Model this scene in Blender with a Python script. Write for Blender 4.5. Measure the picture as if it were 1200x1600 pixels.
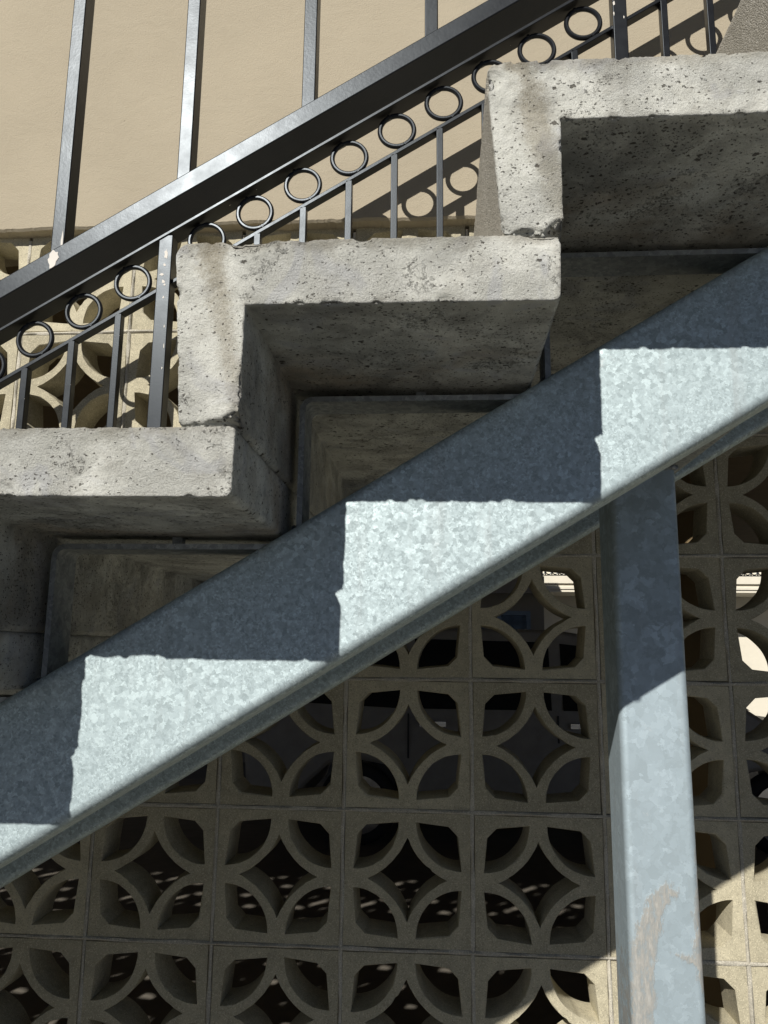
import bpy, bmesh, math, random
import numpy as np
from mathutils import Vector, Matrix
from mathutils.geometry import tessellate_polygon

# ---------------------------------------------------------------- scene, camera, light
for o in list(bpy.data.objects):
    bpy.data.objects.remove(o, do_unlink=True)
scene = bpy.context.scene
COL = scene.collection
rng = random.Random(11)
nrng = np.random.RandomState(5)

cam_d = bpy.data.cameras.new('camera')
cam_d.sensor_fit = 'HORIZONTAL'
cam_d.sensor_width = 36.0
cam_d.lens = 36.0 * 1216 / 1200
cam_d.clip_start = 0.02
cam_d.clip_end = 400
cam = bpy.data.objects.new('camera', cam_d)
COL.objects.link(cam)
_r = Vector((0.99744909, 0.07053193, 0.01097999))
_u = Vector((0.00183461, -0.17910124, 0.98382894))
_f = Vector((-0.07135788, 0.98129913, 0.17877377))
cam.matrix_world = Matrix(((_r.x, _u.x, -_f.x, 0.84014), (_r.y, _u.y, -_f.y, -1.93904),
                           (_r.z, _u.z, -_f.z, 0.67184), (0, 0, 0, 1)))
scene.camera = cam

SUN = Vector((0.345, 1.0, -0.69)).normalized()          # direction the light travels
world = bpy.data.worlds.new('World')
scene.world = world
world.use_nodes = True
wn = world.node_tree.nodes
sky = wn.new('ShaderNodeTexSky')
sky.sky_type = 'NISHITA'
sky.sun_disc = False
sky.sun_elevation = math.asin(-SUN.z)
sky.sun_rotation = math.atan2(-SUN.x, -SUN.y)
sky.altitude = 400
sky.air_density = 0.28
sky.dust_density = 0.1
sky.ozone_density = 1.6
wn['Background'].inputs['Strength'].default_value = 0.05
world.node_tree.links.new(sky.outputs[0], wn['Background'].inputs[0])

sun_d = bpy.data.lights.new('sun', 'SUN')
sun_d.energy = 5.0
sun_d.angle = math.radians(0.53)
sun_d.color = (1.0, 0.95, 0.87)
sun = bpy.data.objects.new('sun', sun_d)
COL.objects.link(sun)
sun.rotation_euler = SUN.to_track_quat('-Z', 'Y').to_euler()
sun.location = (-3, -9, 8)

scene.render.engine = 'CYCLES'
scene.cycles.max_bounces = 8
scene.cycles.diffuse_bounces = 5
scene.view_settings.view_transform = 'Standard'
scene.view_settings.look = 'None'
scene.view_settings.gamma = 1
scene.view_settings.use_curve_mapping = False
scene.view_settings.exposure = 0.0

GZ = -0.9                       # ground level (block row 0 is at z = 0)

# ---------------------------------------------------------------- material helpers
class NT:
    def __init__(self, name):
        self.m = bpy.data.materials.new(name)
        self.m.use_nodes = True
        self.t = self.m.node_tree
        self.b = self.t.nodes['Principled BSDF']
        self.tc = self.t.nodes.new('ShaderNodeTexCoord')
        self.obj = self.tc.outputs['Object']
    def n(self, kind, **kw):
        nd = self.t.nodes.new(kind)
        for k, v in kw.items():
            setattr(nd, k, v)
        return nd
    def l(self, a, b):
        self.t.links.new(a, b)
    def noise(self, scale, detail=4, rough=0.55, vec=None, dist=0.0):
        nd = self.n('ShaderNodeTexNoise')
        nd.inputs['Scale'].default_value = scale
        nd.inputs['Detail'].default_value = detail
        nd.inputs['Roughness'].default_value = rough
        nd.inputs['Distortion'].default_value = dist
        self.l(vec or self.obj, nd.inputs['Vector'])
        return nd
    def voro(self, scale, vec=None, feature='F1', rnd=1.0):
        nd = self.n('ShaderNodeTexVoronoi', feature=feature)
        nd.inputs['Scale'].default_value = scale
        nd.inputs['Randomness'].default_value = rnd
        self.l(vec or self.obj, nd.inputs['Vector'])
        return nd
    def ramp(self, fac, stops):
        nd = self.n('ShaderNodeValToRGB')
        els = nd.color_ramp.elements
        while len(els) < len(stops):
            els.new(0.5)
        for e, (p, c) in zip(els, stops):
            e.position = p
            e.color = (c, c, c, 1) if not isinstance(c, (tuple, list)) else (*c, 1)
        self.l(fac, nd.inputs[0])
        return nd.outputs[0]
    def mix(self, fac, a, b, mode='MIX'):
        nd = self.n('ShaderNodeMix', data_type='RGBA', blend_type=mode)
        for sock, v in ((nd.inputs[0], fac), (nd.inputs[6], a), (nd.inputs[7], b)):
            if isinstance(v, (int, float)):
                sock.default_value = v
            elif isinstance(v, (tuple, list)):
                sock.default_value = (*v, 1)
            else:
                self.l(v, sock)
        return nd.outputs[2]
    def math(self, op, a, b=0.0, c=None, clamp=False):
        nd = self.n('ShaderNodeMath', operation=op, use_clamp=clamp)
        for sock, v in zip(nd.inputs, (a, b, c)):
            if v is None:
                continue
            if isinstance(v, (int, float)):
                sock.default_value = v
            else:
                self.l(v, sock)
        return nd.outputs[0]
    def sep(self, vec=None):
        nd = self.n('ShaderNodeSeparateXYZ')
        self.l(vec or self.obj, nd.inputs[0])
        return nd.outputs
    def vscale(self, v, s):
        nd = self.n('ShaderNodeVectorMath', operation='MULTIPLY')
        self.l(v, nd.inputs[0])
        nd.inputs[1].default_value = s
        return nd.outputs[0]
    def vadd(self, a, b):
        nd = self.n('ShaderNodeVectorMath', operation='ADD')
        self.l(a, nd.inputs[0])
        self.l(b, nd.inputs[1])
        return nd.outputs[0]
    def bump(self, h, dist, strength=1.0, prev=None):
        nd = self.n('ShaderNodeBump')
        nd.inputs['Strength'].default_value = strength
        nd.inputs['Distance'].default_value = dist
        self.l(h, nd.inputs['Height'])
        if prev is not None:
            self.l(prev, nd.inputs['Normal'])
        return nd.outputs[0]
    def out(self, color=None, rough=None, metal=None, normal=None, spec=None):
        for key, v in (('Base Color', color), ('Roughness', rough), ('Metallic', metal), ('Normal', normal),
                       ('Specular IOR Level', spec)):
            if v is None:
                continue
            s = self.b.inputs[key]
            if isinstance(v, (int, float)):
                s.default_value = v
            elif isinstance(v, (tuple, list)):
                s.default_value = (*v, 1)
            else:
                self.l(v, s)
        return self.m

def plain(name, col, rough=0.6, metal=0.0, spec=0.5):
    g = NT(name)
    nz = g.noise(9, 5).outputs[0]
    c = g.mix(g.ramp(nz, [(0.3, 0.0), (0.7, 1.0)]), tuple(x * 0.86 for x in col), tuple(min(1, x * 1.1) for x in col))
    return g.out(c, rough, metal, spec=spec)

def mat_step():
    """precast concrete: grey cement skin, bug holes, dirt streak below the nosing, patchy brown band underneath"""
    g = NT('precast_concrete')
    x, y, z = g.sep()
    oi = g.n('ShaderNodeObjectInfo')
    rnd = oi.outputs['Random']
    off = g.n('ShaderNodeCombineXYZ')
    for i in range(3):
        g.l(g.math('MULTIPLY', rnd, 31.0 + 17 * i), off.inputs[i])
    P = g.vadd(g.obj, off.outputs[0])
    big = g.noise(9, 5, 0.6, P).outputs[0]
    mid = g.noise(55, 6, 0.7, P).outputs[0]
    fine = g.noise(420, 4, 0.7, P).outputs[0]
    grain = g.noise(900, 3, 0.75, P).outputs[0]
    base = g.mix(g.ramp(big, [(0.3, 0.0), (0.72, 1.0)]), (0.64, 0.65, 0.595), (0.75, 0.76, 0.71))
    base = g.mix(g.ramp(mid, [(0.42, 0.0), (0.62, 0.55)]), base, (0.80, 0.81, 0.765))
    base = g.mix(g.ramp(grain, [(0.36, 0.40), (0.48, 0.0)]), base, (0.34, 0.33, 0.29))
    # smooth bluish cement-paste patches
    paste = g.ramp(g.noise(13, 3, 0.55, P, 0.9).outputs[0], [(0.57, 0.0), (0.62, 0.7)])
    base = g.mix(paste, base, (0.60, 0.615, 0.62))
    # grey weathering clouds
    cloud = g.ramp(g.noise(24, 5, 0.7, P, 0.3).outputs[0], [(0.52, 0.0), (0.68, 0.5)])
    base = g.mix(cloud, base, (0.42, 0.41, 0.365))
    # dirt streak running down from behind the nosing, different on every step
    wob = g.noise(30, 5, 0.65, P).outputs[0]
    depth = g.math('MULTIPLY', z, -1.0)
    lean = g.math('ADD', 0.08, g.math('MULTIPLY', rnd, 0.22))
    cx = g.math('ADD', g.math('MULTIPLY', depth, lean), 0.034)
    dx = g.math('ABSOLUTE', g.math('SUBTRACT', x, cx))
    dx = g.math('ADD', dx, g.math('MULTIPLY', g.math('SUBTRACT', wob, 0.5), 0.040))
    dx = g.math('ADD', dx, g.math('MULTIPLY', g.math('SUBTRACT', fine, 0.5), 0.016))
    st = g.ramp(dx, [(0.006, 1.0), (0.017, 0.0)])
    st = g.math('MULTIPLY', st, g.ramp(depth, [(0.02, 0.85), (0.20, 0.35)]))
    st = g.math('MULTIPLY', st, g.ramp(grain, [(0.35, 1.0), (0.65, 0.6)]))
    base = g.mix(st, base, (0.285, 0.25, 0.18))
    # grime along the upper arris
    topd = g.math('ADD', depth, g.math('MULTIPLY', g.math('SUBTRACT', wob, 0.5), 0.04))
    base = g.mix(g.ramp(topd, [(0.0, 0.5), (0.014, 0.0)]), base, (0.22, 0.19, 0.135))
    # patchy brown tint, a band on the cast underside towards the steel
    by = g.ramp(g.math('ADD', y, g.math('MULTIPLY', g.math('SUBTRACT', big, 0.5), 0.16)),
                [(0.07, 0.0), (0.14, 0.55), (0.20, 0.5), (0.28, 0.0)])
    brown_mask = g.ramp(g.noise(7, 4, 0.6, P, 0.5).outputs[0], [(0.45, 0.0), (0.62, 1.0)])
    base = g.mix(g.math('MULTIPLY', by, brown_mask), base, (0.36, 0.25, 0.14))
    cast = g.ramp(y, [(0.004, 0.0), (0.010, 1.0)])
    patch = g.ramp(g.noise(15, 5, 0.65, P, 0.6).outputs[0], [(0.48, 0.0), (0.62, 0.65)])
    base = g.mix(g.math('MULTIPLY', patch, cast), base, (0.34, 0.34, 0.32))
    # bug holes: only some cells carry one, in clusters, more of them on the cast faces
    vv = g.vscale(g.vadd(P, g.vscale(g.noise(300, 3, 0.65, P).outputs[1], (0.006, 0.006, 0.006))), (0.75, 0.9, 1.2))
    clus = g.noise(15, 4, 0.65, P).outputs[0]
    def holes(scale, r0, r1, keep, chan, amp=1.2):
        vo = g.voro(scale, vv)
        sc = g.n('ShaderNodeSeparateColor')
        g.l(vo.outputs['Color'], sc.inputs[0])
        k = g.math('ADD', sc.outputs[chan], g.math('MULTIPLY', g.math('SUBTRACT', clus, 0.5), amp))
        k = g.math('ADD', k, g.math('MULTIPLY', cast, 0.24))
        rad = g.math('SUBTRACT', vo.outputs['Distance'], g.math('MULTIPLY', sc.outputs[2 - chan if chan != 1 else 0], 0.10))
        return g.math('MULTIPLY', g.ramp(rad, [(r0, 1.0), (r1, 0.0)]), g.ramp(k, [(keep, 0.0), (keep + .02, 1.0)]))
    pores = g.math('MAXIMUM', holes(78, 0.10, 0.14, 0.93, 0), holes(150, 0.13, 0.19, 0.89, 1))
    pores = g.math('MAXIMUM', pores, g.math('MULTIPLY', holes(330, 0.17, 0.25, 0.78, 2), 0.9))
    rid = g.math('ABSOLUTE', g.math('SUBTRACT', g.noise(17, 8, 0.75, P).outputs[0], 0.5))
    crack = g.math('MULTIPLY', g.ramp(rid, [(0.0015, 1.0), (0.005, 0.0)]), g.ramp(g.noise(11, 2, 0.5, P).outputs[0], [(0.60, 0.0), (0.64, 1.0)]))
    pores = g.math('MAXIMUM', pores, g.math('MULTIPLY', crack, 0.85))
    base = g.mix(g.math('MULTIPLY', pores, 0.85), base, (0.075, 0.067, 0.053))
    # sandy, partly crumbled skin
    sand = g.noise(480, 5, 0.8, P).outputs[0]
    rough_zone = g.ramp(g.noise(14, 3, 0.6, P).outputs[0], [(0.42, 0.45), (0.60, 1.0)])
    h = g.math('SUBTRACT', g.math('MULTIPLY', sand, rough_zone), g.math('MULTIPLY', pores, 0.7))
    nrm = g.bump(h, 0.0046, 1.0)
    nrm = g.bump(mid, 0.0004, 0.4, nrm)
    return g.out(base, 0.92, 0.0, nrm, 0.25)

def mat_aggregate():
    g = NT('exposed_aggregate')
    vo = g.voro(620)
    sc = g.n('ShaderNodeSeparateColor')
    g.l(vo.outputs['Color'], sc.inputs[0])
    big = g.noise(12, 4, 0.6).outputs[0]
    c = g.mix(sc.outputs[0], (0.33, 0.315, 0.27), (0.53, 0.505, 0.445))
    c = g.mix(g.ramp(sc.outputs[1], [(0.86, 0.0), (0.95, 0.8)]), c, (0.62, 0.60, 0.55))
    c = g.mix(g.ramp(big, [(0.35, 0.0), (0.7, 0.5)]), c, (0.37, 0.35, 0.30))
    h = g.math('SUBTRACT', 1.0, vo.outputs['Distance'])
    return g.out(c, 0.9, 0.0, g.bump(h, 0.0011, 0.8), 0.25)

def mat_galv(name, s1, s2, smear=False, tint=(0.97, 1.0, 1.01)):
    """hot-dip galvanised steel: crystal spangle with slightly different tones and gloss"""
    g = NT(name)
    warp = g.noise(s1 * 1.1, 3, 0.65).outputs[1]
    v = g.vadd(g.obj, g.vscale(warp, (1.5 / s1, 1.5 / s1, 1.5 / s1)))
    a = g.voro(s1, v)
    b = g.voro(s2, v)
    sa, sb = g.n('ShaderNodeSeparateColor'), g.n('ShaderNodeSeparateColor')
    g.l(a.outputs['Color'], sa.inputs[0])
    g.l(b.outputs['Color'], sb.inputs[0])
    zone = g.ramp(g.noise(16, 3, 0.6).outputs[0], [(0.4, 0.25), (0.6, 0.75)])
    t = g.math('ADD', g.math('MULTIPLY', sa.outputs[0], zone), g.math('MULTIPLY', sb.outputs[1], g.math('SUBTRACT', 1.0, zone)))
    cloud = g.noise(6, 4, 0.6).outputs[0]
    t = g.math('ADD', t, g.math('MULTIPLY', g.math('SUBTRACT', cloud, 0.5), 0.18))
    if smear:                                                # thicker tube: larger, fainter crystals
        col = g.ramp(t, [(0.15, (0.46, 0.48, 0.49)), (0.6, (0.53, 0.555, 0.57)), (0.78, (0.585, 0.61, 0.625)), (0.9, (0.64, 0.665, 0.68))])
    else:
        col = g.ramp(t, [(0.10, (0.44, 0.46, 0.47)), (0.42, (0.55, 0.57, 0.58)), (0.68, (0.62, 0.64, 0.65)), (0.88, (0.75, 0.77, 0.775))])
    col = g.mix(1.0, col, tint, 'MULTIPLY')
    rough = g.ramp(t, [(0.1, 0.72), (0.9, 0.54)])
    metal = 0.45
    h = g.math('ADD', g.math('MULTIPLY', t, 0.25), g.math('MULTIPLY', g.noise(5, 3).outputs[0], 0.5))
    nrm = g.bump(h, 0.0012, 0.35)
    # scratches and drips
    x, y, z = g.sep()
    sv = g.vscale(g.obj, (60, 60, 9))
    scr = g.ramp(g.noise(1.0, 6, 0.7, sv).outputs[0], [(0.72, 0.0), (0.77, 0.5)])
    col = g.mix(scr, col, (0.22, 0.22, 0.22))
    drip = g.ramp(g.noise(1.0, 5, 0.65, g.vscale(g.obj, (34, 34, 3.5))).outputs[0], [(0.55, 0.0), (0.72, 0.28)])
    col = g.mix(drip, col, (0.33, 0.34, 0.34))
    white = g.ramp(g.noise(27, 5, 0.75).outputs[0], [(0.66, 0.0), (0.74, 0.45)])
    col = g.mix(white, col, (0.70, 0.715, 0.72))
    if smear:
        # dried mortar dragged along the foot of the post (object origin: foot, front face)
        wob = g.noise(34, 4, 0.65).outputs[0]
        drag = g.noise(1.0, 5, 0.7, g.vscale(g.obj, (160, 60, 45))).outputs[0]
        def seg(ax, az, bx, bz, w0, w1):
            ux, uz = bx - ax, bz - az
            L2 = ux * ux + uz * uz
            rx, rz = g.math('SUBTRACT', x, ax), g.math('SUBTRACT', z, az)
            t_ = g.math('ADD', g.math('MULTIPLY', rx, ux / L2), g.math('MULTIPLY', rz, uz / L2), clamp=True)
            ex = g.math('SUBTRACT', rx, g.math('MULTIPLY', t_, ux))
            ez = g.math('SUBTRACT', rz, g.math('MULTIPLY', t_, uz))
            d_ = g.math('SQRT', g.math('ADD', g.math('MULTIPLY', ex, ex), g.math('MULTIPLY', ez, ez)))
            return g.math('SUBTRACT', d_, g.math('ADD', w0, g.math('MULTIPLY', t_, w1 - w0)))
        path = [(-.040, .95, .012), (-.036, 1.10, .014), (-.031, 1.155, .016), (-.022, 1.195, .014), (-.012, 1.228, .012), (.002, 1.243, .009), (.016, 1.240, .003)]
        dm = None
        for p, q in zip(path, path[1:]):
            d_ = seg(p[0], p[1], q[0], q[1], p[2], q[2])
            dm = d_ if dm is None else g.math('MINIMUM', dm, d_)
        for p, q in (((.0515, 1.30, .001), (.051, 1.22, .006)), ((.051, 1.22, .006), (.049, 1.16, .010)), ((.049, 1.16, .010), (.051, 1.12, .004)), ((.046, 1.152, .006), (.010, 1.162, .0005))):
            dm = g.math('MINIMUM', dm, seg(p[0], p[1], q[0], q[1], p[2], q[2]))
        dm = g.math('ADD', dm, g.math('MULTIPLY', g.math('SUBTRACT', wob, 0.5), 0.022))
        dm = g.math('ADD', dm, g.math('MULTIPLY', g.math('SUBTRACT', drag, 0.5), 0.036))
        m = g.ramp(g.math('MULTIPLY', dm, 40.0), [(0.0, 1.0), (0.14, 0.0)])
        m = g.math('MULTIPLY', m, g.ramp(drag, [(0.36, 0.4), (0.52, 1.0)]))
        col = g.mix(m, col, g.mix(g.ramp(drag, [(0.4, 0.0), (0.65, 1.0)]), (0.27, 0.268, 0.25), (0.42, 0.418, 0.395)))
        metal = g.math('SUBTRACT', 0.45, g.math('MULTIPLY', m, 0.45))
        rough = g.math('MAXIMUM', rough, g.math('MULTIPLY', m, 0.95))
        nrm = g.bump(g.math('MULTIPLY', m, drag), 0.0012, 0.6, nrm)
    return g.out(col, rough, metal, nrm)

def mat_black():
    g = NT('black_gloss_paint')
    f = g.noise(260, 4, 0.6).outputs[0]
    b = g.noise(30, 3, 0.5).outputs[0]
    nrm = g.bump(f, 0.0004, 0.26)
    nrm = g.bump(b, 0.0008, 0.06, nrm)
    dust = g.ramp(g.noise(18, 5, 0.65).outputs[0], [(0.45, 0.0), (0.75, 0.35)])
    col = g.mix(dust, (0.006, 0.006, 0.007), (0.013, 0.0135, 0.015))
    # bare specks where the paint has flaked
    ch = g.ramp(g.noise(75, 2, 0.5).outputs[0], [(0.775, 0.0), (0.785, 1.0)])
    col = g.mix(ch, col, (0.55, 0.53, 0.5))
    rough = g.ramp(g.noise(40, 4).outputs[0], [(0.3, 0.33), (0.7, 0.39)])
    g.b.inputs['Specular Tint'].default_value = (0.80, 0.90, 1.0, 1)
    return g.out(col, rough, 0.0, nrm, 0.42)

def mat_stucco(name, col, scale=1.0):
    g = NT(name)
    x, y, z = g.sep()
    fine = g.noise(240 * scale, 6, 0.72).outputs[0]
    trowel = g.noise(1.0, 5, 0.6, g.vscale(g.vadd(g.obj, g.vscale(g.noise(5, 3).outputs[1], (0.25, 0.25, 0.25))), (9, 9, 38))).outputs[0]
    big = g.noise(3.2, 5, 0.6).outputs[0]
    c = g.mix(g.ramp(big, [(0.3, 0.0), (0.7, 1.0)]), tuple(v * 0.93 for v in col), tuple(v * 1.05 for v in col))
    c = g.mix(g.ramp(trowel, [(0.4, 0.0), (0.7, 0.4)]), c, (col[0] * 1.04, col[1] * 1.05, col[2] * 1.06))
    hole = g.ramp(g.noise(60, 2, 0.5).outputs[0], [(0.76, 0.0), (0.80, 0.8)])
    c = g.mix(g.math('MULTIPLY', hole, 0.6), c, tuple(v * 0.45 for v in col))
    h = g.math('ADD', g.math('MULTIPLY', fine, 0.75), g.math('MULTIPLY', trowel, 0.55))
    h = g.math('SUBTRACT', h, g.math('MULTIPLY', hole, 0.8))
    nrm = g.bump(h, 0.0042, 0.7)
    return g.out(c, 0.93, 0.0, nrm, 0.2)

def mat_block(name, col):
    g = NT(name)
    oi = g.n('ShaderNodeObjectInfo')
    off = g.n('ShaderNodeCombineXYZ')
    for i in range(3):
        g.l(g.math('MULTIPLY', oi.outputs['Random'], 7.0 + i * 5), off.inputs[i])
    v = g.vadd(g.obj, off.outputs[0])
    fine = g.noise(330, 4, 0.7, v).outputs[0]
    mid = g.noise(30, 5, 0.65, v).outputs[0]
    sand = g.voro(520, v)
    c = g.mix(g.ramp(mid, [(0.3, 0.0), (0.72, 1.0)]), tuple(a * 0.82 for a in col), tuple(a * 1.12 for a in col))
    tone = g.math('ADD', 0.80, g.math('MULTIPLY', oi.outputs['Random'], 0.36))
    hsv = g.n('ShaderNodeHueSaturation')
    g.l(c, hsv.inputs['Color'])
    g.l(tone, hsv.inputs['Value'])
    sc = g.n('ShaderNodeSeparateColor')
    g.l(sand.outputs['Color'], sc.inputs[0])
    c = g.mix(g.ramp(sc.outputs[0], [(0.75, 0.0), (0.95, 0.55)]), hsv.outputs[0], tuple(min(1, a * 1.5) for a in col))
    c = g.mix(g.ramp(sc.outputs[1], [(0.85, 0.0), (0.95, 0.5)]), c, tuple(a * 0.4 for a in col))
    h = g.math('ADD', g.math('MULTIPLY', fine, 0.7), g.math('MULTIPLY', mid, 0.5))
    nrm = g.bump(h, 0.002, 0.9)
    return g.out(c, 0.95, 0.0, nrm, 0.15)

def mat_ground():
    g = NT('asphalt')
    a = g.noise(1.3, 6, 0.65).outputs[0]
    f = g.noise(60, 5, 0.7).outputs[0]
    c = g.mix(g.ramp(a, [(0.3, 0.0), (0.7, 1.0)]), (0.13, 0.125, 0.112), (0.17, 0.163, 0.148))
    c = g.mix(g.ramp(f, [(0.35, 0.4), (0.6, 0.0)]), c, (0.07, 0.068, 0.064))
    return g.out(c, 0.9, 0.0, g.bump(f, 0.004, 0.6), 0.2)

M = {
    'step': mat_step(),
    'aggregate': mat_aggregate(),
    'galv': mat_galv('galvanised_steel', 190, 430, False, (0.79, 0.92, 0.95)),
    'galv_post': mat_galv('galvanised_steel_post', 42, 110, True, (0.80, 0.93, 1.0)),
    'galv_dull': mat_galv('galvanised_bracket_steel', 120, 260, False, (0.55, 0.57, 0.58)),
    'black': mat_black(),
    'stucco': mat_stucco('cream_stucco', (0.42, 0.37, 0.28)),
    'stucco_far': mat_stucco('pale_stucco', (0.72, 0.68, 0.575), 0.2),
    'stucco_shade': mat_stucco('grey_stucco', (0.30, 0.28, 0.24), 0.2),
    'block': mat_block('screen_block_concrete', (0.495, 0.455, 0.335)),
    'mortar': mat_block('mortar_grey', (0.55, 0.52, 0.44)),
    'ground': mat_ground(),
    'slab': plain('slab_concrete', (0.30, 0.28, 0.25), 0.9, spec=0.2),
    'brown': plain('brown_painted_timber', (0.20, 0.15, 0.085), 0.8, spec=0.2),
    'floor': plain('oil_stained_concrete', (0.17, 0.155, 0.13), 0.9, spec=0.2),
    'chip': plain('bare_primer', (0.72, 0.69, 0.64), 0.8, spec=0.2),
    'car': plain('car_paint_grey', (0.28, 0.27, 0.245), 0.42),
    'car_dark': plain('car_trim_black', (0.02, 0.02, 0.022), 0.5),
    'glass': plain('dark_glass', (0.015, 0.02, 0.025), 0.06),
    'chrome': plain('bright_metal', (0.65, 0.66, 0.68), 0.2, 1.0),
    'tyre': plain('tyre_rubber', (0.02, 0.02, 0.02), 0.8),
    'red_glass': plain('red_lamp_glass', (0.25, 0.01, 0.01), 0.15),
    'frame': plain('blue_grey_window_frame', (0.20, 0.27, 0.36), 0.5),
    'blind': plain('pale_window_blind', (0.6, 0.62, 0.62), 0.7),
}

# ---------------------------------------------------------------- object helpers
def empty(name, loc):
    o = bpy.data.objects.new(name, None)
    o.empty_display_size = 0.1
    COL.objects.link(o)
    o.location = loc
    return o

def tag(o, label=None, cat=None, group=None, kind=None):
    for k, v in (('label', label), ('category', cat), ('group', group), ('kind', kind)):
        if v:
            o[k] = v
    return o

def wloc(o):
    v = Vector(o.location)
    while o.parent:
        o = o.parent
        v += Vector(o.location)
    return v

def link(name, me, mat=None, parent=None, loc=(0, 0, 0)):
    """mesh is in coordinates relative to loc (world); parents are never rotated here"""
    if mat and not me.materials:
        me.materials.append(M[mat])
    o = bpy.data.objects.new(name, me)
    COL.objects.link(o)
    if parent:
        o.parent = parent
        o.location = Vector(loc) - wloc(parent)
    else:
        o.location = loc
    return o

def mesh(name, vs, fs, smooth=None):
    me = bpy.data.meshes.new(name)
    me.from_pydata([tuple(v) for v in vs], [], [tuple(f) for f in fs])
    bm = bmesh.new()
    bm.from_mesh(me)
    bmesh.ops.recalc_face_normals(bm, faces=bm.faces)
    bm.to_mesh(me)
    bm.free()
    if smooth is not None:
        for p in me.polygons:
            p.use_smooth = True
        me.set_sharp_from_angle(angle=math.radians(smooth))
    me.update()
    return me

class MB:
    def __init__(self):
        self.v, self.f = [], []
    def add(self, vs, fs):
        k = len(self.v)
        self.v += [tuple(v) for v in vs]
        self.f += [tuple(i + k for i in f) for f in fs]
        return self
    def box(self, a, b):
        (x0, y0, z0), (x1, y1, z1) = a, b
        return self.add([(x0, y0, z0), (x1, y0, z0), (x1, y1, z0), (x0, y1, z0), (x0, y0, z1), (x1, y0, z1), (x1, y1, z1), (x0, y1, z1)],
                        [(0, 3, 2, 1), (4, 5, 6, 7), (0, 1, 5, 4), (1, 2, 6, 5), (2, 3, 7, 6), (3, 0, 4, 7)])
    def beam(self, p0, p1, side, w, h, r=0.002, seg=3, step=None):
        """rounded-rectangle bar from p0 to p1 (its centre line); w along side, h across it"""
        p0, p1 = Vector(p0), Vector(p1)
        d = (p1 - p0).normalized()
        s = Vector(side).normalized()
        n = d.cross(s).normalized()
        pr = []
        for cx, cy, a0 in ((1, 1, 0), (-1, 1, 90), (-1, -1, 180), (1, -1, 270)):
            e = 0.12 * r
            for k in range(seg + 1):
                a = math.radians(a0 + 90 * k / seg)
                q = (cx * (w / 2 - r) + r * math.cos(a), cy * (h / 2 - r) + r * math.sin(a))
                if k == 0:                                    # support loops keep the flats flat
                    a_ = a - math.pi / 2
                    pr.append((q[0] + e * math.cos(a_), q[1] + e * math.sin(a_)))
                pr.append(q)
                if k == seg:
                    a_ = a + math.pi / 2
                    pr.append((q[0] + e * math.cos(a_), q[1] + e * math.sin(a_)))
        N = len(pr)
        L = (p1 - p0).length
        ns = 1 if not step else max(1, int(L / step))
        vs = []
        for i in range(ns + 1):
            c = p0 + d * (L * i / ns)
            vs += [c + s * a + n * b for a, b in pr]
        fs = [(i * N + j, i * N + (j + 1) % N, (i + 1) * N + (j + 1) % N, (i + 1) * N + j) for i in range(ns) for j in range(N)]
        fs += [tuple(range(N - 1, -1, -1)), tuple(range(ns * N, ns * N + N))]
        return self.add(vs, fs)
    def prism_y(self, poly, y0, y1):
        n = len(poly)
        vs = [(x, y0, z) for x, z in poly] + [(x, y1, z) for x, z in poly]
        fs = [tuple(range(n)), tuple(range(2 * n - 1, n - 1, -1))] + [(i, (i + 1) % n, n + (i + 1) % n, n + i) for i in range(n)]
        return self.add(vs, fs)
    def torus(self, c, R, r, nu=40, nv=10, gap=None):
        """ring in the XZ plane; gap = (angle, width) leaves the weld notch"""
        vs, fs = [], []
        for i in range(nu):
            a = 2 * math.pi * i / nu
            rr = r
            if gap and abs((a - gap[0] + math.pi) % (2 * math.pi) - math.pi) < gap[1]:
                rr = r * 0.72
            for j in range(nv):
                b = 2 * math.pi * j / nv
                q = R + rr * math.cos(b)
                vs.append((c[0] + q * math.cos(a), c[1] + rr * math.sin(b), c[2] + q * math.sin(a)))
        for i in range(nu):
            for j in range(nv):
                fs.append((i * nv + j, i * nv + (j + 1) % nv, ((i + 1) % nu) * nv + (j + 1) % nv, ((i + 1) % nu) * nv + j))
        return self.add(vs, fs)
    def cyl_y(self, c, r, y0, y1, n=28):
        vs = [(c[0] + r * math.cos(2 * math.pi * i / n), y, c[1] + r * math.sin(2 * math.pi * i / n)) for y in (y0, y1) for i in range(n)]
        fs = [(i, (i + 1) % n, n + (i + 1) % n, n + i) for i in range(n)] + [tuple(range(n)), tuple(range(2 * n - 1, n - 1, -1))]
        return self.add(vs, fs)
    def build(self, name, mat, parent=None, loc=None, smooth=35):
        loc = Vector(loc) if loc is not None else sum((Vector(v) for v in self.v), Vector()) / len(self.v)
        me = mesh(name, [Vector(v) - loc for v in self.v], self.f, smooth)
        return link(name, me, mat, parent, loc)

# numpy lattice noise -------------------------------------------------------------------
def _hash(ix, iy, iz, seed):
    h = (ix.astype(np.int64) * 374761393 + iy.astype(np.int64) * 668265263 + iz.astype(np.int64) * 2147483647 + seed * 974711) & 0xffffffff
    h = ((h ^ (h >> 13)) * 1274126177) & 0xffffffff
    h = ((h ^ (h >> 16)) * 2246822519) & 0xffffffff
    return ((h ^ (h >> 15)) & 0xffff) / 65535.0

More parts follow.
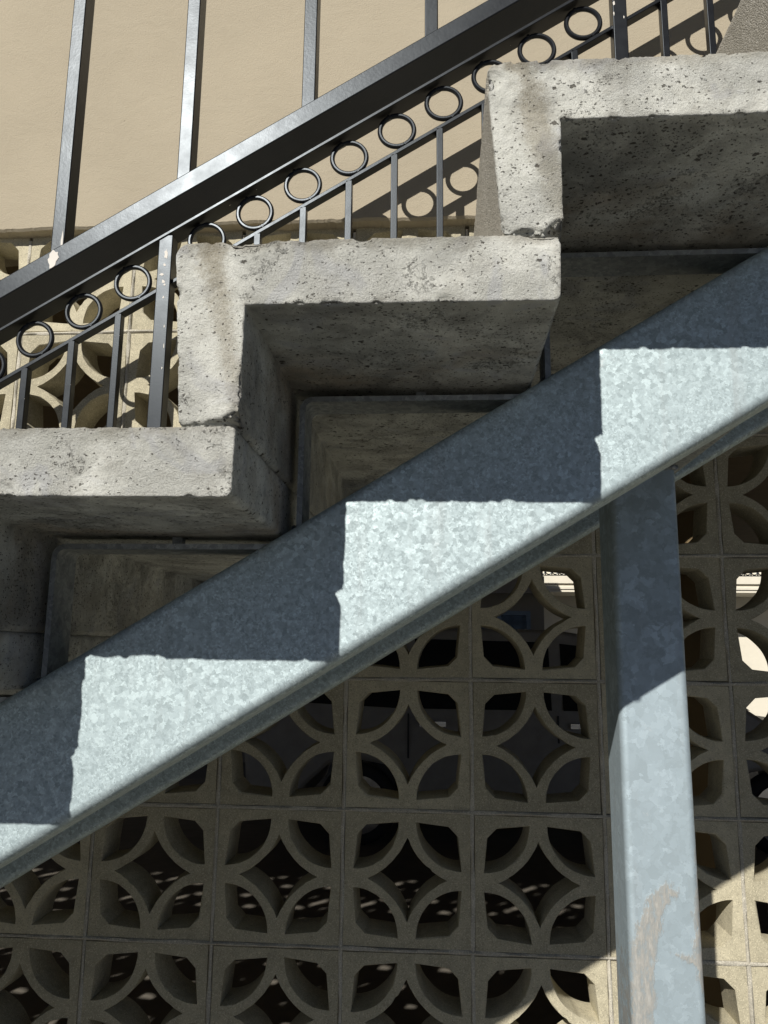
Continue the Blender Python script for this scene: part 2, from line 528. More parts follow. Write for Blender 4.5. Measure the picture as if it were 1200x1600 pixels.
def vnoise(P, scale, seed=0):
    Q = P * scale
    F = np.floor(Q)
    t = Q - F
    t = t * t * (3 - 2 * t)
    F = F.astype(np.int64)
    r = 0
    for dx in (0, 1):
        for dy in (0, 1):
            for dz in (0, 1):
                w = (t[:, 0] if dx else 1 - t[:, 0]) * (t[:, 1] if dy else 1 - t[:, 1]) * (t[:, 2] if dz else 1 - t[:, 2])
                r = r + w * _hash(F[:, 0] + dx, F[:, 1] + dy, F[:, 2] + dz, seed)
    return r - 0.5

# ---------------------------------------------------------------- ground
gme = MB()
gme.add([(-120, -120, GZ), (120, -120, GZ), (120, 120, GZ), (-120, 120, GZ)], [(0, 1, 2, 3)])
tag(gme.build('ground', 'ground', smooth=None), kind='structure')

# ---------------------------------------------------------------- stucco building over the carport
bld = empty('stucco_building', (0, 3, GZ))
tag(bld, 'cream stucco building wall behind the stairs, above the pierced block wall', 'building')
X0, X1, YB, ZT = -7.0, 7.0, 7.0, 4.0
wz = 1.811
# front wall with an uneven lower drip edge
n = 260
xs = [X0 + (X1 - X0) * i / n for i in range(n + 1)]
xs = sorted(set(xs + [-0.6 + 2.4 * i / 400 for i in range(401)]))
P3 = np.array([(x, 0, 0) for x in xs])
jit = vnoise(P3, 9, 3) * 0.006 + vnoise(P3, 60, 4) * 0.003 + vnoise(P3, 200, 6) * 0.0018
vs, fs = [], []
for x, j in zip(xs, jit):
    vs += [(x, 0.16, wz + j), (x, -0.034, wz + j), (x, -0.04, wz + j + 0.006), (x, -0.04, ZT)]
for i in range(len(xs) - 1):
    for k in range(3):
        a = i * 4 + k
        fs.append((a, a + 4, a + 5, a + 1))
MB().add(vs, fs).build('front_wall', 'stucco', bld, smooth=None)
MB().box((X0, 0.165, 1.93), (X1, YB, 2.10)).build('carport_ceiling', 'brown', bld)
MB().box((1.37, 0.45, GZ), (1.675, 0.78, 1.927)).build('carport_pier', 'brown', bld)
tag(MB().box((X0 + .203, 0.12, GZ - .1), (X1 - .203, YB + 1.0, GZ + .006)).build('carport_floor', 'floor'), kind='structure')
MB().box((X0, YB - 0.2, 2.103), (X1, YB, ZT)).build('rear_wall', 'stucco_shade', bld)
MB().box((X0, 0.0, ZT + 0.003), (X1, YB, ZT + 0.15)).build('roof_slab', 'slab', bld)
for x in (X0, X1 - 0.2):
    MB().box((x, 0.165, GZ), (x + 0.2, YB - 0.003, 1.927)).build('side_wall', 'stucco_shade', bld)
for x in (-2.6, 3.6):
    MB().box((x, YB - 0.32, GZ), (x + 0.3, YB - 0.02, 1.927)).build('carport_column', 'slab', bld)

# ---------------------------------------------------------------- pierced block wall
BS = 0.305
def block_loops():
    H = 0.1480
    outer = [(-H, -H), (H, -H), (H, H), (-H, H)]
    petal = []
    C, R = 0.1255, 0.1045
    pts = []
    for k in range(15):                                   # arc centred on the (-,+) corner of the frame
        a = math.radians(-90 + 90 * k / 14)
        pts.append((-C + R * math.cos(a), C + R * math.sin(a)))
    pts[0] = (-C - 0.001, pts[0][1])
    pts[-1] = (pts[-1][0], C + 0.001)
    corner = [(-0.097, 0.119), (-0.119, 0.097)]
    pts = pts + corner
    holes = []
    for sx, sy in ((1, 1), (-1, 1), (1, -1), (-1, -1)):
        holes.append([(x * sx, y * sy) for x, y in pts])
    c, T = 0.160, 0.0925
    RR = math.hypot(c - T, c)
    a0 = math.atan2(-c, c - T)
    a1 = math.atan2(-(c - T), c)
    star = []
    arc = []
    for k in range(15):
        a = a0 + (a1 - a0) * k / 14
        arc.append((-c + RR * math.cos(a), c + RR * math.sin(a)))      # left tip -> top tip
    for k in range(4):
        q = [(x, y) for x, y in arc[:-1]]
        for _ in range(k):
            q = [(y, -x) for x, y in q]
        star += q
    holes.append(star)
    return outer, holes

def make_block(seed):
    rr = random.Random(seed)
    outer, holes = block_loops()
    D = 0.095
    loops = [outer] + holes
    def lvl(loop, hole, grow, jit):
        cx = sum(p[0] for p in loop) / len(loop)
        cy = sum(p[1] for p in loop) / len(loop)
        res = []
        for x, y in loop:
            dx, dy = x - cx, y - cy
            L = math.hypot(dx, dy)
            g = (grow if hole else -grow)
            if hole and jit and rr.random() < .05:              # nicked web
                g += .0022
            res.append((x + dx / L * g + rr.uniform(-jit, jit), y + dy / L * g + rr.uniform(-jit, jit)))
        return res
    levels = [(0.0, 0.0012, 0.0006), (0.0025, -0.0004, 0.0005), (D - 0.003, -0.0035, 0.0003), (D, -0.0035, 0.0)]
    vs, fs = [], []
    starts = []
    for li, (y, grow, jt) in enumerate(levels):
        st = []
        for k, lp in enumerate(loops):
            g = grow if (k or li == 0) else 0.0
            st.append(len(vs))
            vs += [(x, y, z) for x, z in lvl(lp, k > 0, g, jt)]
        starts.append(st)
    for li in range(len(levels) - 1):
        for k, lp in enumerate(loops):
            n_ = len(lp)
            a, b = starts[li][k], starts[li + 1][k]
            for i in range(n_):
                fs.append((a + i, a + (i + 1) % n_, b + (i + 1) % n_, b + i))
    for li in (0, len(levels) - 1):
        polys = []
        idx = []
        for k, lp in enumerate(loops):
            polys.append([Vector((vs[starts[li][k] + i][0], vs[starts[li][k] + i][2], 0)) for i in range(len(lp))])
            idx += [starts[li][k] + i for i in range(len(lp))]
        for t in tessellate_polygon(polys):
            fs.append(tuple(idx[i] for i in t))
    me = mesh('breeze_block', vs, fs, 32)
    me.materials.append(M['block'])
    return me

wall = empty('breeze_block_wall', (0.0, 0.05, GZ))
tag(wall, 'pierced concrete block wall with four-petal star openings behind the staircase', 'wall')
variants = [make_block(s) for s in range(6)]
# blocks in view are columns -2..5; the wall goes on to both sides, so that its light falls on the carport floor
C0, C1 = -11, 11
for j in range(-3, 6):
    for i in range(C0, C1):
        o = bpy.data.objects.new('breeze_block', rng.choice(variants))
        COL.objects.link(o)
        o.parent = wall
        o.location = Vector(((i + 0.5) * BS, rng.uniform(-0.0014, 0.0014), (j + 0.5) * BS)) - wall.location + Vector((rng.uniform(-.0012, .0012), 0, rng.uniform(-.0012, .0012)))
        o.rotation_euler = (rng.uniform(-.005, .005), rng.choice((0, math.pi / 2, math.pi, -math.pi / 2)) + rng.uniform(-.006, .006), rng.uniform(-.005, .005))
def joint(p0, p1, nm):
    """slightly proud, hand-struck mortar bead"""
    d = Vector(p1) - Vector(p0)
    L = d.length
    d.normalize()
    up = Vector((-d.z, 0, d.x))
    ns = int(L / 0.008)
    P = np.array([Vector(p0) + d * (L * i / ns) for i in range(ns + 1)])
    w = 0.0040 + vnoise(P, 25, 21) * 0.0024
    pr = 0.0026 + vnoise(P, 40, 22) * 0.0032
    sh = vnoise(P, 8, 23) * 0.003
    vs, fs = [], []
    for q, a, b, c in zip(P, w, pr, sh):
        q = Vector(q) + up * float(c)
        for k, (u, y) in enumerate(((-1.9, 0.02), (-1.0, -0.25 * b), (0.0, -b), (1.0, -0.25 * b), (1.9, 0.02))):
            vs.append(q + up * float(u * a) + Vector((0, float(y), 0)))
    for i in range(ns):
        for k in range(4):
            a = i * 5 + k
            fs.append((a, a + 1, a + 6, a + 5))
    MB().add(vs, fs).build(nm, 'mortar', wall, smooth=50)
for i in range(C0, C1 + 1):
    joint((i * BS, 0.0006, GZ + 0.01), (i * BS, 0.0006, 6 * BS - 0.03), 'vertical_mortar_joint')
for j in range(-2, 6):
    joint((C0 * BS, 0.0, j * BS), (C1 * BS, 0.0, j * BS), 'horizontal_mortar_joint')

# ---------------------------------------------------------------- staircase
RUN, RISE, SL = 0.292, 0.1785, 0.1785 / 0.292
YS, YE = -1.28, -0.14                       # step ends
stair = empty('staircase', (0.2, -0.7, GZ))
tag(stair, 'outdoor staircase of L-shaped precast concrete steps on galvanised steel stringers', 'staircase')
# end profile of step 2, world x / z
A, Bq, Cq, D_, E_, Fq = (.5925, 1.050), (.606, .8698), (.662, .986), (.9505, 1.0488), (.949, .984), (.661, .8696)

def make_step(res, ys, seed, detail=True, name='concrete_step'):
    rs = np.random.RandomState(seed)
    O = np.array([A[0], A[1]])
    a, b, c, d, e, f = [np.array(p) - O for p in (A, Bq, Cq, D_, E_, Fq)]
    tm = np.array([c[0], a[1] + (d[1] - a[1]) * (c[0] - a[0]) / (d[0] - a[0])])
    ml = a + (b - a) * ((a[1] - c[1]) / (a[1] - b[1]))
    n1 = max(3, int(np.hypot(*(tm - a)) / res))
    n2 = max(5, int(np.hypot(*(d - tm)) / res))
    nt = max(3, int(np.hypot(*(d - e)) / res))
    nb = max(4, int(np.hypot(*(c - f)) / res))
    ids = {}
    pts = []
    def put(i, j, p):
        ids[(i, j)] = len(pts)
        pts.append(p)
    def bil(p00, p10, p11, p01, u, v):
        return p00 * (1 - u) * (1 - v) + p10 * u * (1 - v) + p11 * u * v + p01 * (1 - u) * v
    for j in range(nt + 1):
        for i in range(n1 + n2 + 1):
            v = j / nt
            put(i, j, bil(a, tm, c, ml, i / n1, v) if i <= n1 else bil(tm, d, e, c, (i - n1) / n2, v))
    for j in range(nt + 1, nt + nb + 1):
        for i in range(n1 + 1):
            put(i, j, bil(ml, c, f, b, i / n1, (j - nt) / nb))
    quads = []
    for (i, j) in list(ids):
        if (i + 1, j) in ids and (i, j + 1) in ids and (i + 1, j + 1) in ids:
            quads.append((ids[(i, j)], ids[(i, j + 1)], ids[(i + 1, j + 1)], ids[(i + 1, j)]))
    N12 = n1 + n2
    per = [(i, 0) for i in range(N12)] + [(N12, j) for j in range(nt)] + [(i, nt) for i in range(N12, n1, -1)]
    per += [(n1, j) for j in range(nt, nt + nb)] + [(i, nt + nb) for i in range(n1, 0, -1)] + [(0, j) for j in range(nt + nb, 0, -1)]
    per = [ids[k] for k in per]
    pts = np.array(pts)
    # soften the long arrises
    for q, (bx, bz), r in ((a, (1, -1), .016), (d, (-1, -1), .006), (e, (-1, 1), .007), (b, (1, 1), .006), (f, (-1, 1), .008)):
        dist = np.hypot(*(pts - q).T)
        w = np.clip(1 - dist / r, 0, 1) ** 2
        pts = pts + w[:, None] * np.array([bx, bz]) * (.30 * r)
    pp = pts[per]
    tg = np.roll(pp, -2, 0) - np.roll(pp, 2, 0)
    nn = np.stack([-tg[:, 1], tg[:, 0]], 1)                 # loop runs clockwise: left-hand normal points out
    nn /= np.linalg.norm(nn, axis=1)[:, None] + 1e-9
    ncap = len(pts)
    m = len(per)
    ys = np.array(ys) - YS
    V = [np.stack([pts[:, 0], np.zeros(ncap), pts[:, 1]], 1)]
    Nn = [np.tile([0., -1., 0.], (ncap, 1))]
    Nn[0][per] = np.stack([nn[:, 0], -np.ones(m), nn[:, 1]], 1) * 0.707
    for y in ys[1:]:
        V.append(np.stack([pp[:, 0], np.full(m, y), pp[:, 1]], 1))
        Nn.append(np.stack([nn[:, 0], np.zeros(m), nn[:, 1]], 1))
    faces = list(quads)
    ring0 = per
    for k in range(1, len(ys)):
        base = ncap + (k - 1) * m
        ring1 = list(range(base, base + m))
        for i in range(m):
            i2 = (i + 1) % m
            faces.append((ring0[i], ring0[i2], ring1[i2], ring1[i]))
        ring0 = ring1
    faces.append(tuple(ring0))
    V = np.concatenate(V)
    Nn = np.concatenate(Nn)
    # distance to the front arris
    t = V[:, 1].copy()
    capi = np.arange(ncap)
    td = np.full(ncap, 9.0)
    for k in range(0, m, 1):
        np.minimum(td, np.hypot(pts[:, 0] - pp[k, 0], pts[:, 1] - pp[k, 1]), out=td)
    t[:ncap] = td
    S = V + np.array([seed * 3.17, seed * 1.3, seed * .7])
    dis = np.zeros(len(V))
    rr_ = .0018 + .0060 * np.clip(vnoise(S, 38, 1) + vnoise(S, 120, 2) * .8, 0, 1)
    dis -= .40 * rr_ * np.clip(1 - t / rr_, 0, 1) ** 2
    if detail:
        dis += vnoise(S, 14, 7) * .0008 + vnoise(S, 70, 8) * .0003 + vnoise(S, 190, 9) * .0005 + vnoise(S, 420, 10) * .0009
        # bug holes and chips
        def dent(cn, rad, dep, stretch=(1, 1, 1)):
            dd = (V - cn) / np.array(stretch)
            k = np.abs(dd).max(1) < rad
            if not k.any():
                return
            q = np.linalg.norm(dd[k], axis=1) / rad
            dis[k] -= dep * np.clip(1 - q * q, 0, 1) ** .6
        edge = np.array(per)
        for _ in range(18):                                 # small broken spots along the arris
            cn = V[rs.choice(edge)]
            dent(cn, .003 + .005 * rs.rand() ** 2, .0022 + .002 * rs.rand())
        dent(np.array([f[0], 0., f[1]]), .017, .011, (1.0, 1.2, .9))     # broken foot of the riser
        for _ in range(9):                                  # crumbled lower arris of the riser
            cn = np.array([b[0] + (f[0] - b[0]) * rs.rand(), 0., b[1] + (f[1] - b[1]) * .5])
            dent(cn, .004 + .004 * rs.rand(), .003 + .003 * rs.rand(), (1.6, 1, 1))
        for _ in range(3):                                  # larger chips
            cn = V[rs.choice(edge)]
            dent(cn, .010 + .006 * rs.rand(), .004, (1.5, 1, 1))
    V = V + Nn * dis[:, None]
    me = bpy.data.meshes.new(name)
    me.from_pydata(V.tolist(), [], faces)
    for p in me.polygons:
        p.use_smooth = True
    if not detail:
        me.set_sharp_from_angle(angle=math.radians(50))
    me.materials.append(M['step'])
    me.materials.append(M['aggregate'])
    mi = np.zeros(len(faces), dtype=np.int32)
    nq = len(quads)
    side = np.arange(len(faces) - nq - 1)
    ii = side % m
    ringk = side // m
    agg = ((ii < N12) | (ii >= m - (nt + nb))) & (ys[ringk + 1] > .0075)
    mi[nq:-1][agg] = 1
    me.polygons.foreach_set('material_index', mi)
    me.update()
    return me

def stations(fine, till):
    y, s, out = YS, fine, [YS]
    while y < YE:
        y += s
        if y > till:
            s = min(s * 1.25, .06)
        out.append(min(y, YE))
    return out
STEP_LABELS = {1: 'lowest step with its square end fully in view, pitted concrete, chipped lower edge',
               2: 'middle concrete step with brown dirt streak down its riser end',
               3: 'topmost of the steps whose end face shows, wide tan stain on its riser'}
coarse = None
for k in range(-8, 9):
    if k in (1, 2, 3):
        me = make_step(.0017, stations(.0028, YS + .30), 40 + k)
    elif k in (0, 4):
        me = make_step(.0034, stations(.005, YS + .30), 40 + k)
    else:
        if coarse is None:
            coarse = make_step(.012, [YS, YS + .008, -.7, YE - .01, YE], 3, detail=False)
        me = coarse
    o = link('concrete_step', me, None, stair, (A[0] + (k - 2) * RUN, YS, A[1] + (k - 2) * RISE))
    if k in STEP_LABELS:
        o['label'] = STEP_LABELS[k]
# landing at the head of the flight
lx = A[0] + 7 * RUN
lz = A[1] + 6 * RISE
MB().box((lx - 0.0, YS, lz - .01), (lx + 1.6, -0.045, lz + RISE - .008)).build('landing_slab', 'step', stair)

# stringers: rounded rectangular tubes
def zline(x, z8, m=0.606):
    return z8 + m * (x - 0.8)
TOP8, BOT8, SM = 0.8905, 0.7065, 0.606
cs = 1 / math.hypot(1, SM)
hperp = (TOP8 - BOT8) * cs
xa, xb = -1.72, 2.62
for (yf, dep, lab) in ((-1.07, 0.09, 'near stringer, its face crossed by the stepped shadow of the treads'), (-0.46, 0.09, 'far stringer seen as a thin strip under the near one')):
    zc = (TOP8 + BOT8) / 2
    s_ = MB().beam((xa, yf + dep / 2, zline(xa, zc, SM)), (xb, yf + dep / 2, zline(xb, zc, SM)), (0, 1, 0), dep, hperp, 0.011, 6, 0.05)
    o = s_.build('stringer', 'galv', stair)
    o['label'] = lab
    # toe plate where each stringer meets the ground
    MB().box((xa - .10, yf - .02, GZ), (xa + .22, yf + dep + .02, GZ + .012)).build('base_plate', 'galv_dull', stair)

# step brackets: flat bars bent to an L under each step, welded to the stringers
def bracket(k, y0, y1):
    cx, cz = Cq[0] + (k - 2) * RUN, Cq[1] + (k - 2) * RISE
    ox, oz, th, r = cx + .011, cz - .0115, .0065, .016
    zs = zline(ox, TOP8, SM) - .012
    xe = (oz - TOP8) / SM + .8 + .012
    outp, inn = [(ox, zs)], [(ox + th, zs)]
    for q in range(7):
        a = math.pi - (math.pi / 2) * q / 6
        outp.append((ox + r + r * math.cos(a), oz - r + r * math.sin(a)))
        inn.append((ox + r + (r - th) * math.cos(a), oz - r + (r - th) * math.sin(a)))
    outp.append((xe, oz))
    inn.append((xe, oz - th))
    return MB().prism_y(outp + inn[::-1], y0, y1)
for k in range(-7, 8):
    for y0 in (-1.052, -0.44):
        bracket(k, y0, y0 + .05).build('step_bracket', 'galv_dull', stair, smooth=30)
        cx, cz = Cq[0] + (k - 2) * RUN, Cq[1] + (k - 2) * RISE
        # bolt shank that ties the bracket to the concrete
        MB().box((cx + .15, y0 + .018, cz - .013), (cx + .162, y0 + .030, cz + .012)).build('anchor_bolt', 'galv_dull', stair)

# post under the stair and the cross beam it carries
px0, px1, py0, py1 = 1.1055, 1.2070, -0.73, -0.629
ptop = zline(1.155, BOT8, SM) + .028
pm = MB().beam(((px0 + px1) / 2, (py0 + py1) / 2, GZ), ((px0 + px1) / 2 + .0, (py0 + py1) / 2, ptop + .012), (1, 0, 0), px1 - px0, py1 - py0, 0.010, 6, 0.1)
o = pm.build('support_post', 'galv_post', stair, loc=((px0 + px1) / 2, py0, GZ))
o['label'] = 'square galvanised post with dried mortar smears near its foot'
MB().beam((1.185, -0.972, ptop + .052), (1.185, -0.468, ptop + .052), (1, 0, 0), .10, .06, .006).build('cross_beam', 'galv_dull', stair)
MB().box((px0 - .06, py0 - .06, GZ), (px1 + .06, py1 + .06, GZ + .014)).build('post_base_plate', 'galv_dull', stair)

def weld(path, r, name='weld_bead'):
    m_ = MB()
    wr = random.Random(int(path[0][0] * 977))
    rings = []
    n_ = 7
    P_ = []
    for p, q in zip(path, path[1:]):
        p, q = Vector(p), Vector(q)
        k = max(2, int((q - p).length / .0022))
        P_ += [(p.lerp(q, i / k), (q - p).normalized()) for i in range(k)]
    vs, fs = [], []
    for i, (c, d) in enumerate(P_):
        s1 = d.orthogonal().normalized()
        s2 = d.cross(s1)
        rr2 = r * (1 + .28 * math.sin(i * 1.5) + wr.uniform(-.15, .15))
        for k in range(n_):
            a = 2 * math.pi * k / n_
            vs.append(c + s1 * (rr2 * math.cos(a)) + s2 * (rr2 * math.sin(a)))
    for i in range(len(P_) - 1):
        for k in range(n_):
            fs.append((i * n_ + k, i * n_ + (k + 1) % n_, (i + 1) * n_ + (k + 1) % n_, (i + 1) * n_ + k))
    m_.add(vs, fs).build(name, 'galv_dull', stair, smooth=60)
zt_ = ptop + .0125
weld([(px0, py0, zt_), (px1, py0, zt_), (px1, py1, zt_), (px0, py1, zt_), (px0, py0 + .001, zt_)], .0042)
for k in (0, 1, 2, 3):
    ox_ = Cq[0] + (k - 2) * RUN + .011
    zs_ = zline(ox_, TOP8, SM)
    weld([(ox_ - .002, -1.052, zs_ + .001), (ox_ - .002, -1.002, zs_ + .001)], .0035)
    weld([(ox_ + .0085, -1.052, zs_ + .005), (ox_ + .0085, -1.002, zs_ + .005)], .0035)

# ---------------------------------------------------------------- far railing with rings
rail = empty('ring_railing', (0.17, -0.2, GZ))
tag(rail, 'black iron railing with a row of rings, between the concrete steps and the wall', 'railing')
RS = 0.605
xr0, xr1 = -2.07, 2.45
YRL = -0.2
def slanted(name, z8, y0, y1, h, mat='black', x0=xr0, x1=xr1, par=rail, m=RS, r=.0015):
    """bar whose underside passes z8 at x = 0.8; h is its vertical thickness"""
    hp = h / math.hypot(1, m)
    return MB().beam((x0, (y0 + y1) / 2, zline(x0, z8 + h / 2, m)), (x1, (y0 + y1) / 2, zline(x1, z8 + h / 2, m)), (0, 1, 0), y1 - y0, hp, r, 3, .06).build(name, mat, par)
slanted('cap_rail', 2.057, -0.222, -0.170, .0105)
slanted('lower_bar', 1.927, -0.207, -0.180, .0115)
PER = 1.12
for s in range(-2, 3):
    bx = 0.17 + s * PER
    if xr0 - .05 < bx < xr1:
        # posts stand on the treads
        kk = math.floor((bx - A[0]) / RUN) + 2
        zb = A[1] + (kk - 2) * RISE
        zb = max(zb, GZ)
        MB().beam((bx, YRL, zb - .004), (bx, YRL, zline(bx, 2.058, RS) + .001), (1, 0, 0), .0345, .038, .002).build('post', 'black', rail)
    for q in range(9):
        x = bx + .096 + q * .1172
        if xr0 < x < xr1:
            zc = zline(x, 1.9985, RS)
            rb = MB().torus((x + rng.uniform(-.0015, .0015), YRL + .005 + rng.uniform(-.0015, .0015), zc + rng.uniform(-.0008, .0008)), .0425 + rng.uniform(-.0006, .0008), .0062, gap=(math.radians(118 + rng.uniform(-14, 10)), .07))
            # weld dabs where the ring touches the bars
            for sgn in (-1, 1):
                q_ = (x - sgn * .0215, YRL - .0005, zc + sgn * .0385)
                rb.torus(q_, .0022, .0022, 8, 6)
            rb.build('ring', 'black', rail)
        x = bx + .112 * (q + 1)
        if xr0 < x < xr1 and q < 9:
            zt = zline(x, 1.929, RS)
            kk = math.floor((x - A[0]) / RUN) + 2
            zb = A[1] + (kk - 2) * RISE
            MB().beam((x, YRL + .004, max(zb, GZ) - .002), (x, YRL + .004, zt), (1, 0, 0), .0165, .022, .0015).build('baluster', 'black', rail)

fr = random.Random(9)
def flake(cx, cz, rx, rz, y):
    n_ = 14
    pts = []
    for q in range(n_):
        a = 2 * math.pi * q / n_
        k = fr.uniform(.65, 1.25)
        pts.append((cx + rx * k * math.cos(a), cz + rz * k * math.sin(a)))
    MB().prism_y(pts, y - .0006, y + .0006).build('paint_flake', 'chip', rail, smooth=None)
for dx_, z_, rx, rz in ((.003, 1.628, .0045, .013), (.001, 1.600, .003, .004), (-.004, 1.575, .005, .004), (.0, 1.556, .004, .005), (.004, 1.548, .0025, .003),
                        (.003, 1.515, .0022, .003), (.010, 1.44, .0012, .004), (.012, 1.39, .001, .006), (.011, 1.335, .0012, .003)):
    flake(.17 + dx_, z_, rx, rz, YRL - .019)
for dx_, z_, rx, rz in ((-.014, 2.275, .003, .006), (-.015, 2.245, .0015, .006), (.009, 2.235, .0013, .004)):
    flake(1.29 + dx_, z_, rx, rz, YRL - .019)

# ---------------------------------------------------------------- near guard rail
guard = empty('stair_guard', (0.45, -1.065, GZ))
tag(guard, 'thick black sloping bar carrying upright square balusters, nearest to the camera', 'railing')
GS = 0.606
gx0, gx1 = -1.95, 2.35
gb = slanted('bottom_rail', 1.3891, -1.09, -1.04, .0268, 'black', gx0, gx1, guard, GS, .0015)
slanted('top_rail', 1.3891 + .80, -1.092, -1.038, .05, 'black', gx0, gx1, guard, GS, .004)
i = 0
for q in range(-14, 13):
    x = .5218 + q * .1545
    if not gx0 + .05 < x < gx1 - .05:
        continue
    MB().beam((x, -1.067, zline(x, 1.3891 + .026, GS) - .006), (x, -1.067, zline(x, 1.3891 + .802, GS)), (1, 0, 0), .0168, .024, .0012).build('baluster', 'black', guard)
for x in (-1.72, -0.25, 1.275, 2.2):
    kk = math.floor((x - A[0]) / RUN) + 2
    zb = max(A[1] + (kk - 2) * RISE, GZ)
    MB().beam((x, -1.065, zb - .004), (x, -1.065, zline(x, 1.3891, GS) + .004), (1, 0, 0), .038, .038, .002).build('post', 'black', guard)
# flaked paint where the first baluster in view meets the bar
x = .366
cz = zline(x + .004, 1.4025, GS)
pr = random.Random(4)
pts = []
for q in range(22):
    a = 2 * math.pi * q / 22
    rad = (.0085 + pr.uniform(-.0022, .0026))
    u, w = rad * math.cos(a) * .8, rad * math.sin(a) * 1.15
    pts.append((x + .004 + u, cz + w + .606 * u))
MB().prism_y(pts, -1.0906, -1.0898).build('paint_chip', 'chip', guard)
pts = [(x + .0062 + pr.uniform(-.0006, .0006), cz + .012), (x + .0085, cz + .014), (x + .0083, cz + .034), (x + .0072, cz + .045), (x + .0055, cz + .03)]
MB().prism_y(pts, -1.0796, -1.0786).build('paint_chip', 'chip', guard)

# ---------------------------------------------------------------- carport: parked car
def car(loc):
    """people carrier standing side-on, nose to +x; origin at ground, near side at y = 0"""
    cx, cy, cz = loc
    SX = 1.2
    t = empty('parked_car', (cx, cy + .9, cz))
    prof = [(-2.25, .42), (-2.28, .80), (-2.22, 1.12), (-2.05, 1.62), (-1.9, 1.74), (-1.2, 1.80), (-0.1, 1.79), (.42, 1.70), (.62, 1.62), (1.25, 1.10), (1.30, 1.06),
            (2.05, .95), (2.28, .80), (2.32, .45), (2.25, .30), (1.80, .28), (1.75, .48), (1.58, .66), (1.38, .70), (1.18, .66), (1.01, .48), (.96, .26),
            (-1.05, .26), (-1.10, .48), (-1.27, .66), (-1.47, .70), (-1.67, .66), (-1.84, .48), (-1.89, .30)]
    def ins(z):                                            # tumblehome
        return .03 * max(0, .55 - z) + .24 * max(0, z - 1.08) + .02
    prof = [(x * SX, z) for x, z in prof]
    nP = len(prof)
    vs = [(cx + x, cy + ins(z), cz + z) for x, z in prof] + [(cx + x, cy + 1.8 - ins(z), cz + z) for x, z in prof]
    fs = [tuple(range(nP)), tuple(range(2 * nP - 1, nP - 1, -1))] + [(i, (i + 1) % nP, nP + (i + 1) % nP, nP + i) for i in range(nP)]
    b = MB().add(vs, fs)
    bo = b.build('body', 'car', t)
    bv = bo.modifiers.new('edge', 'BEVEL')
    bv.width = .035
    bv.segments = 3
    bv.limit_method = 'ANGLE'
    bv.angle_limit = math.radians(35)
    def panel(name, poly, off, mat, par=t):
        n_ = len(poly)
        poly = [(x * SX, z) for x, z in poly]
        vs = [(cx + x, cy + ins(z) - off, cz + z) for x, z in poly] + [(cx + x, cy + ins(z) + .01, cz + z) for x, z in poly]
        fs = [tuple(range(n_)), tuple(range(2 * n_ - 1, n_ - 1, -1))] + [(i, (i + 1) % n_, n_ + (i + 1) % n_, n_ + i) for i in range(n_)]
        return MB().add(vs, fs).build(name, mat, par)
    panel('side_window', [(-.05, 1.12), (1.05, 1.12), (.50, 1.60), (-.05, 1.67)], .004, 'glass')
    panel('side_window', [(-1.08, 1.12), (-.13, 1.12), (-.13, 1.68), (-1.08, 1.70)], .004, 'glass')
    panel('side_window', [(-1.98, 1.16), (-1.16, 1.12), (-1.16, 1.69), (-1.82, 1.62)], .004, 'glass')
    for x in (-.09, 1.02, -1.12):
        panel('door_seam', [(x - .006, .36 if x != -1.12 else .72), (x + .006, .36 if x != -1.12 else .72), (x + .006, 1.08), (x - .006, 1.08)], .0025, 'car_dark')
    for x in (.08, -.95):
        h = panel('door_handle', [(x - .09, .98), (x + .09, .98), (x + .09, 1.02), (x - .09, 1.02)], .035, 'chrome')
    panel('sill_trim', [(-1.0, .27), (.92, .27), (.92, .36), (-1.0, .36)], .012, 'car_dark')
    panel('head_lamp', [(2.02, .72), (2.24, .70), (2.25, .82), (2.02, .90)], .006, 'chrome')
    panel('tail_lamp', [(-2.2, .95), (-2.08, .95), (-2.04, 1.3), (-2.14, 1.3)], .006, 'red_glass')
    MB().box((cx + .86 * SX, cy - .16, cz + 1.08), (cx + 1.02 * SX, cy + .05, cz + 1.22)).build('mirror', 'car', t)
    v = [(cx + .66 * SX, cy + .22, cz + 1.615), (cx + .66 * SX, cy + 1.58, cz + 1.615), (cx + 1.235 * SX, cy + 1.66, cz + 1.137), (cx + 1.235 * SX, cy + .14, cz + 1.137)]
    MB().add(v, [(0, 1, 2, 3)]).build('windscreen', 'glass', t, smooth=None)
    for x in (-1.47 * SX, 1.38 * SX):
        for y in (cy + .03, cy + 1.55):
            w = MB().cyl_y((cx + x, cz + .335), .235, y + .03, y + .2).build('wheel', 'chrome', t)
            tb = MB().torus((cx + x, y + .11, cz + .335), .265, .068, 36, 12)
            tb.build('tyre', 'tyre', w)
    return t
tag(car((1.92, 4.75, GZ)), 'grey people carrier parked in the dark carport behind the pierced blocks', 'car')

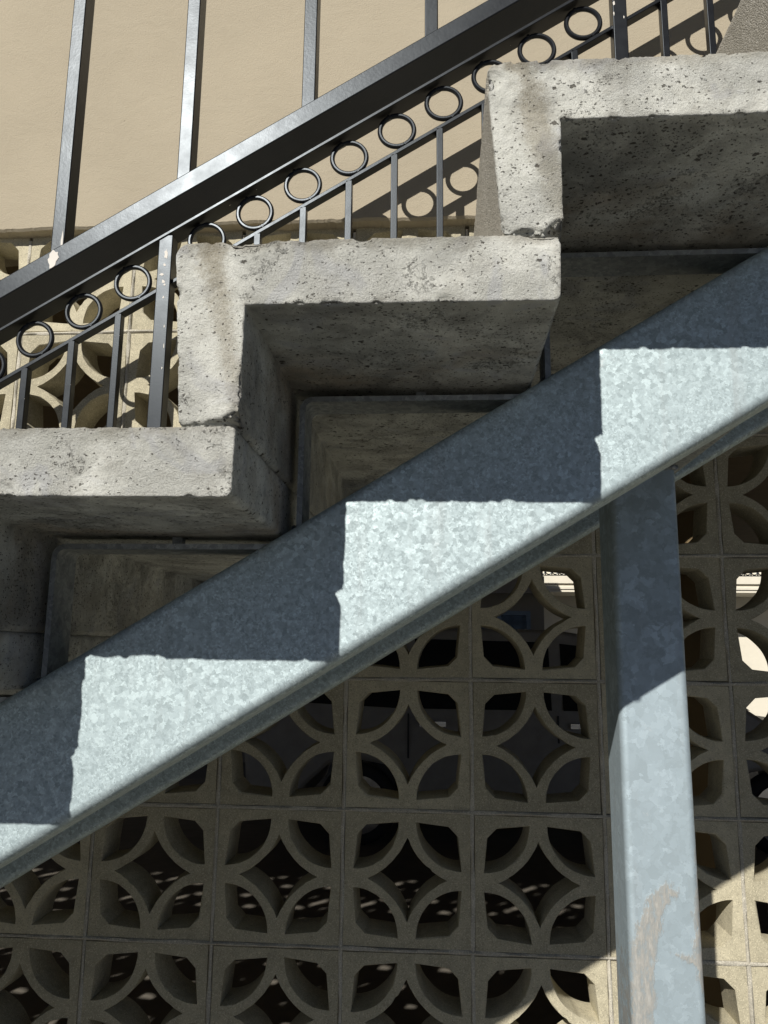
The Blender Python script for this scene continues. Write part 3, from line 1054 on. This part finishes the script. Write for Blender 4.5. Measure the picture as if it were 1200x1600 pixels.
# ---------------------------------------------------------------- buildings beyond the carport
def window(par, x0, x1, z0, z1, y, mat='frame'):
    w = MB()
    t_ = .06
    w.box((x0, y - .05, z0), (x0 + t_, y + .05, z1)).box((x1 - t_, y - .05, z0), (x1, y + .05, z1))
    w.box((x0 + t_, y - .049, z0), (x1 - t_, y + .05, z0 + t_)).box((x0 + t_, y - .049, z1 - t_), (x1 - t_, y + .05, z1))
    w.box(((x0 + x1) / 2 - .03, y - .048, z0 + t_), ((x0 + x1) / 2 + .03, y + .048, z1 - t_))
    o_ = w.build('window_frame', mat, par)
    MB().box((x0 + t_, y - .01, z0 + t_), (x1 - t_, y + .01, z1 - t_)).build('pane', 'glass', o_)
wing = empty('shaded_building', (-2, 10.6, GZ))
tag(wing, 'dim grey house wing with blue-framed windows, glimpsed behind the parked car', 'building')
MB().box((-7, 9.6, GZ), (2.35, 12.6, 3.6)).build('wall', 'stucco_shade', wing)
MB().box((-7.2, 9.3, 3.603), (2.6, 12.8, 3.75)).build('roof', 'slab', wing)
window(wing, 1.25, 2.15, -.1, 1.3, 9.59)
window(wing, -1.3, .1, -.1, 1.3, 9.59)
MB().box((-7, 9.48, 1.55), (2.35, 9.597, 1.8)).build('floor_band', 'slab', wing)

lit = empty('sunlit_building', (6, 17, GZ))
tag(lit, 'sunlit cream house with a railed balcony, seen far off through the blocks', 'building')
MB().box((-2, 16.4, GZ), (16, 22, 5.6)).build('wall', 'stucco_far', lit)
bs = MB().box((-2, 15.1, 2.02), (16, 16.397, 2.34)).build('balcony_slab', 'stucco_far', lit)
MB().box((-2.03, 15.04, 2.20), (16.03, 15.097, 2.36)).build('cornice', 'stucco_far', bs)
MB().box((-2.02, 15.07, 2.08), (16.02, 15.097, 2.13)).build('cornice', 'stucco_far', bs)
br = MB().box((-2, 15.14, 3.28), (16, 15.19, 3.33)).build('balcony_rail', 'black', lit)
MB().box((-2, 15.15, 2.375), (16, 15.18, 2.395)).build('balcony_bar', 'black', lit)
MB().box((-2, 15.15, 2.535), (16, 15.18, 2.555)).build('balcony_bar', 'black', lit)
for q in range(100):
    x = 2.0 + q * .14
    MB().box((x, 15.155, 2.362), (x + .022, 15.177, 3.279)).build('balcony_baluster', 'black', lit, smooth=None)
    if q < 99:
        MB().torus((x + .081, 15.166, 2.465), .060, .012, 16, 5).build('balcony_ring', 'black', lit)
window(lit, 5.0, 6.3, 0.0, 1.2, 16.39, 'blind')
window(lit, 8.4, 9.8, 0.0, 1.2, 16.39, 'blind')
MB().box((-2.3, 15.9, 5.603), (16.3, 22.3, 5.75)).build('roof', 'slab', lit)
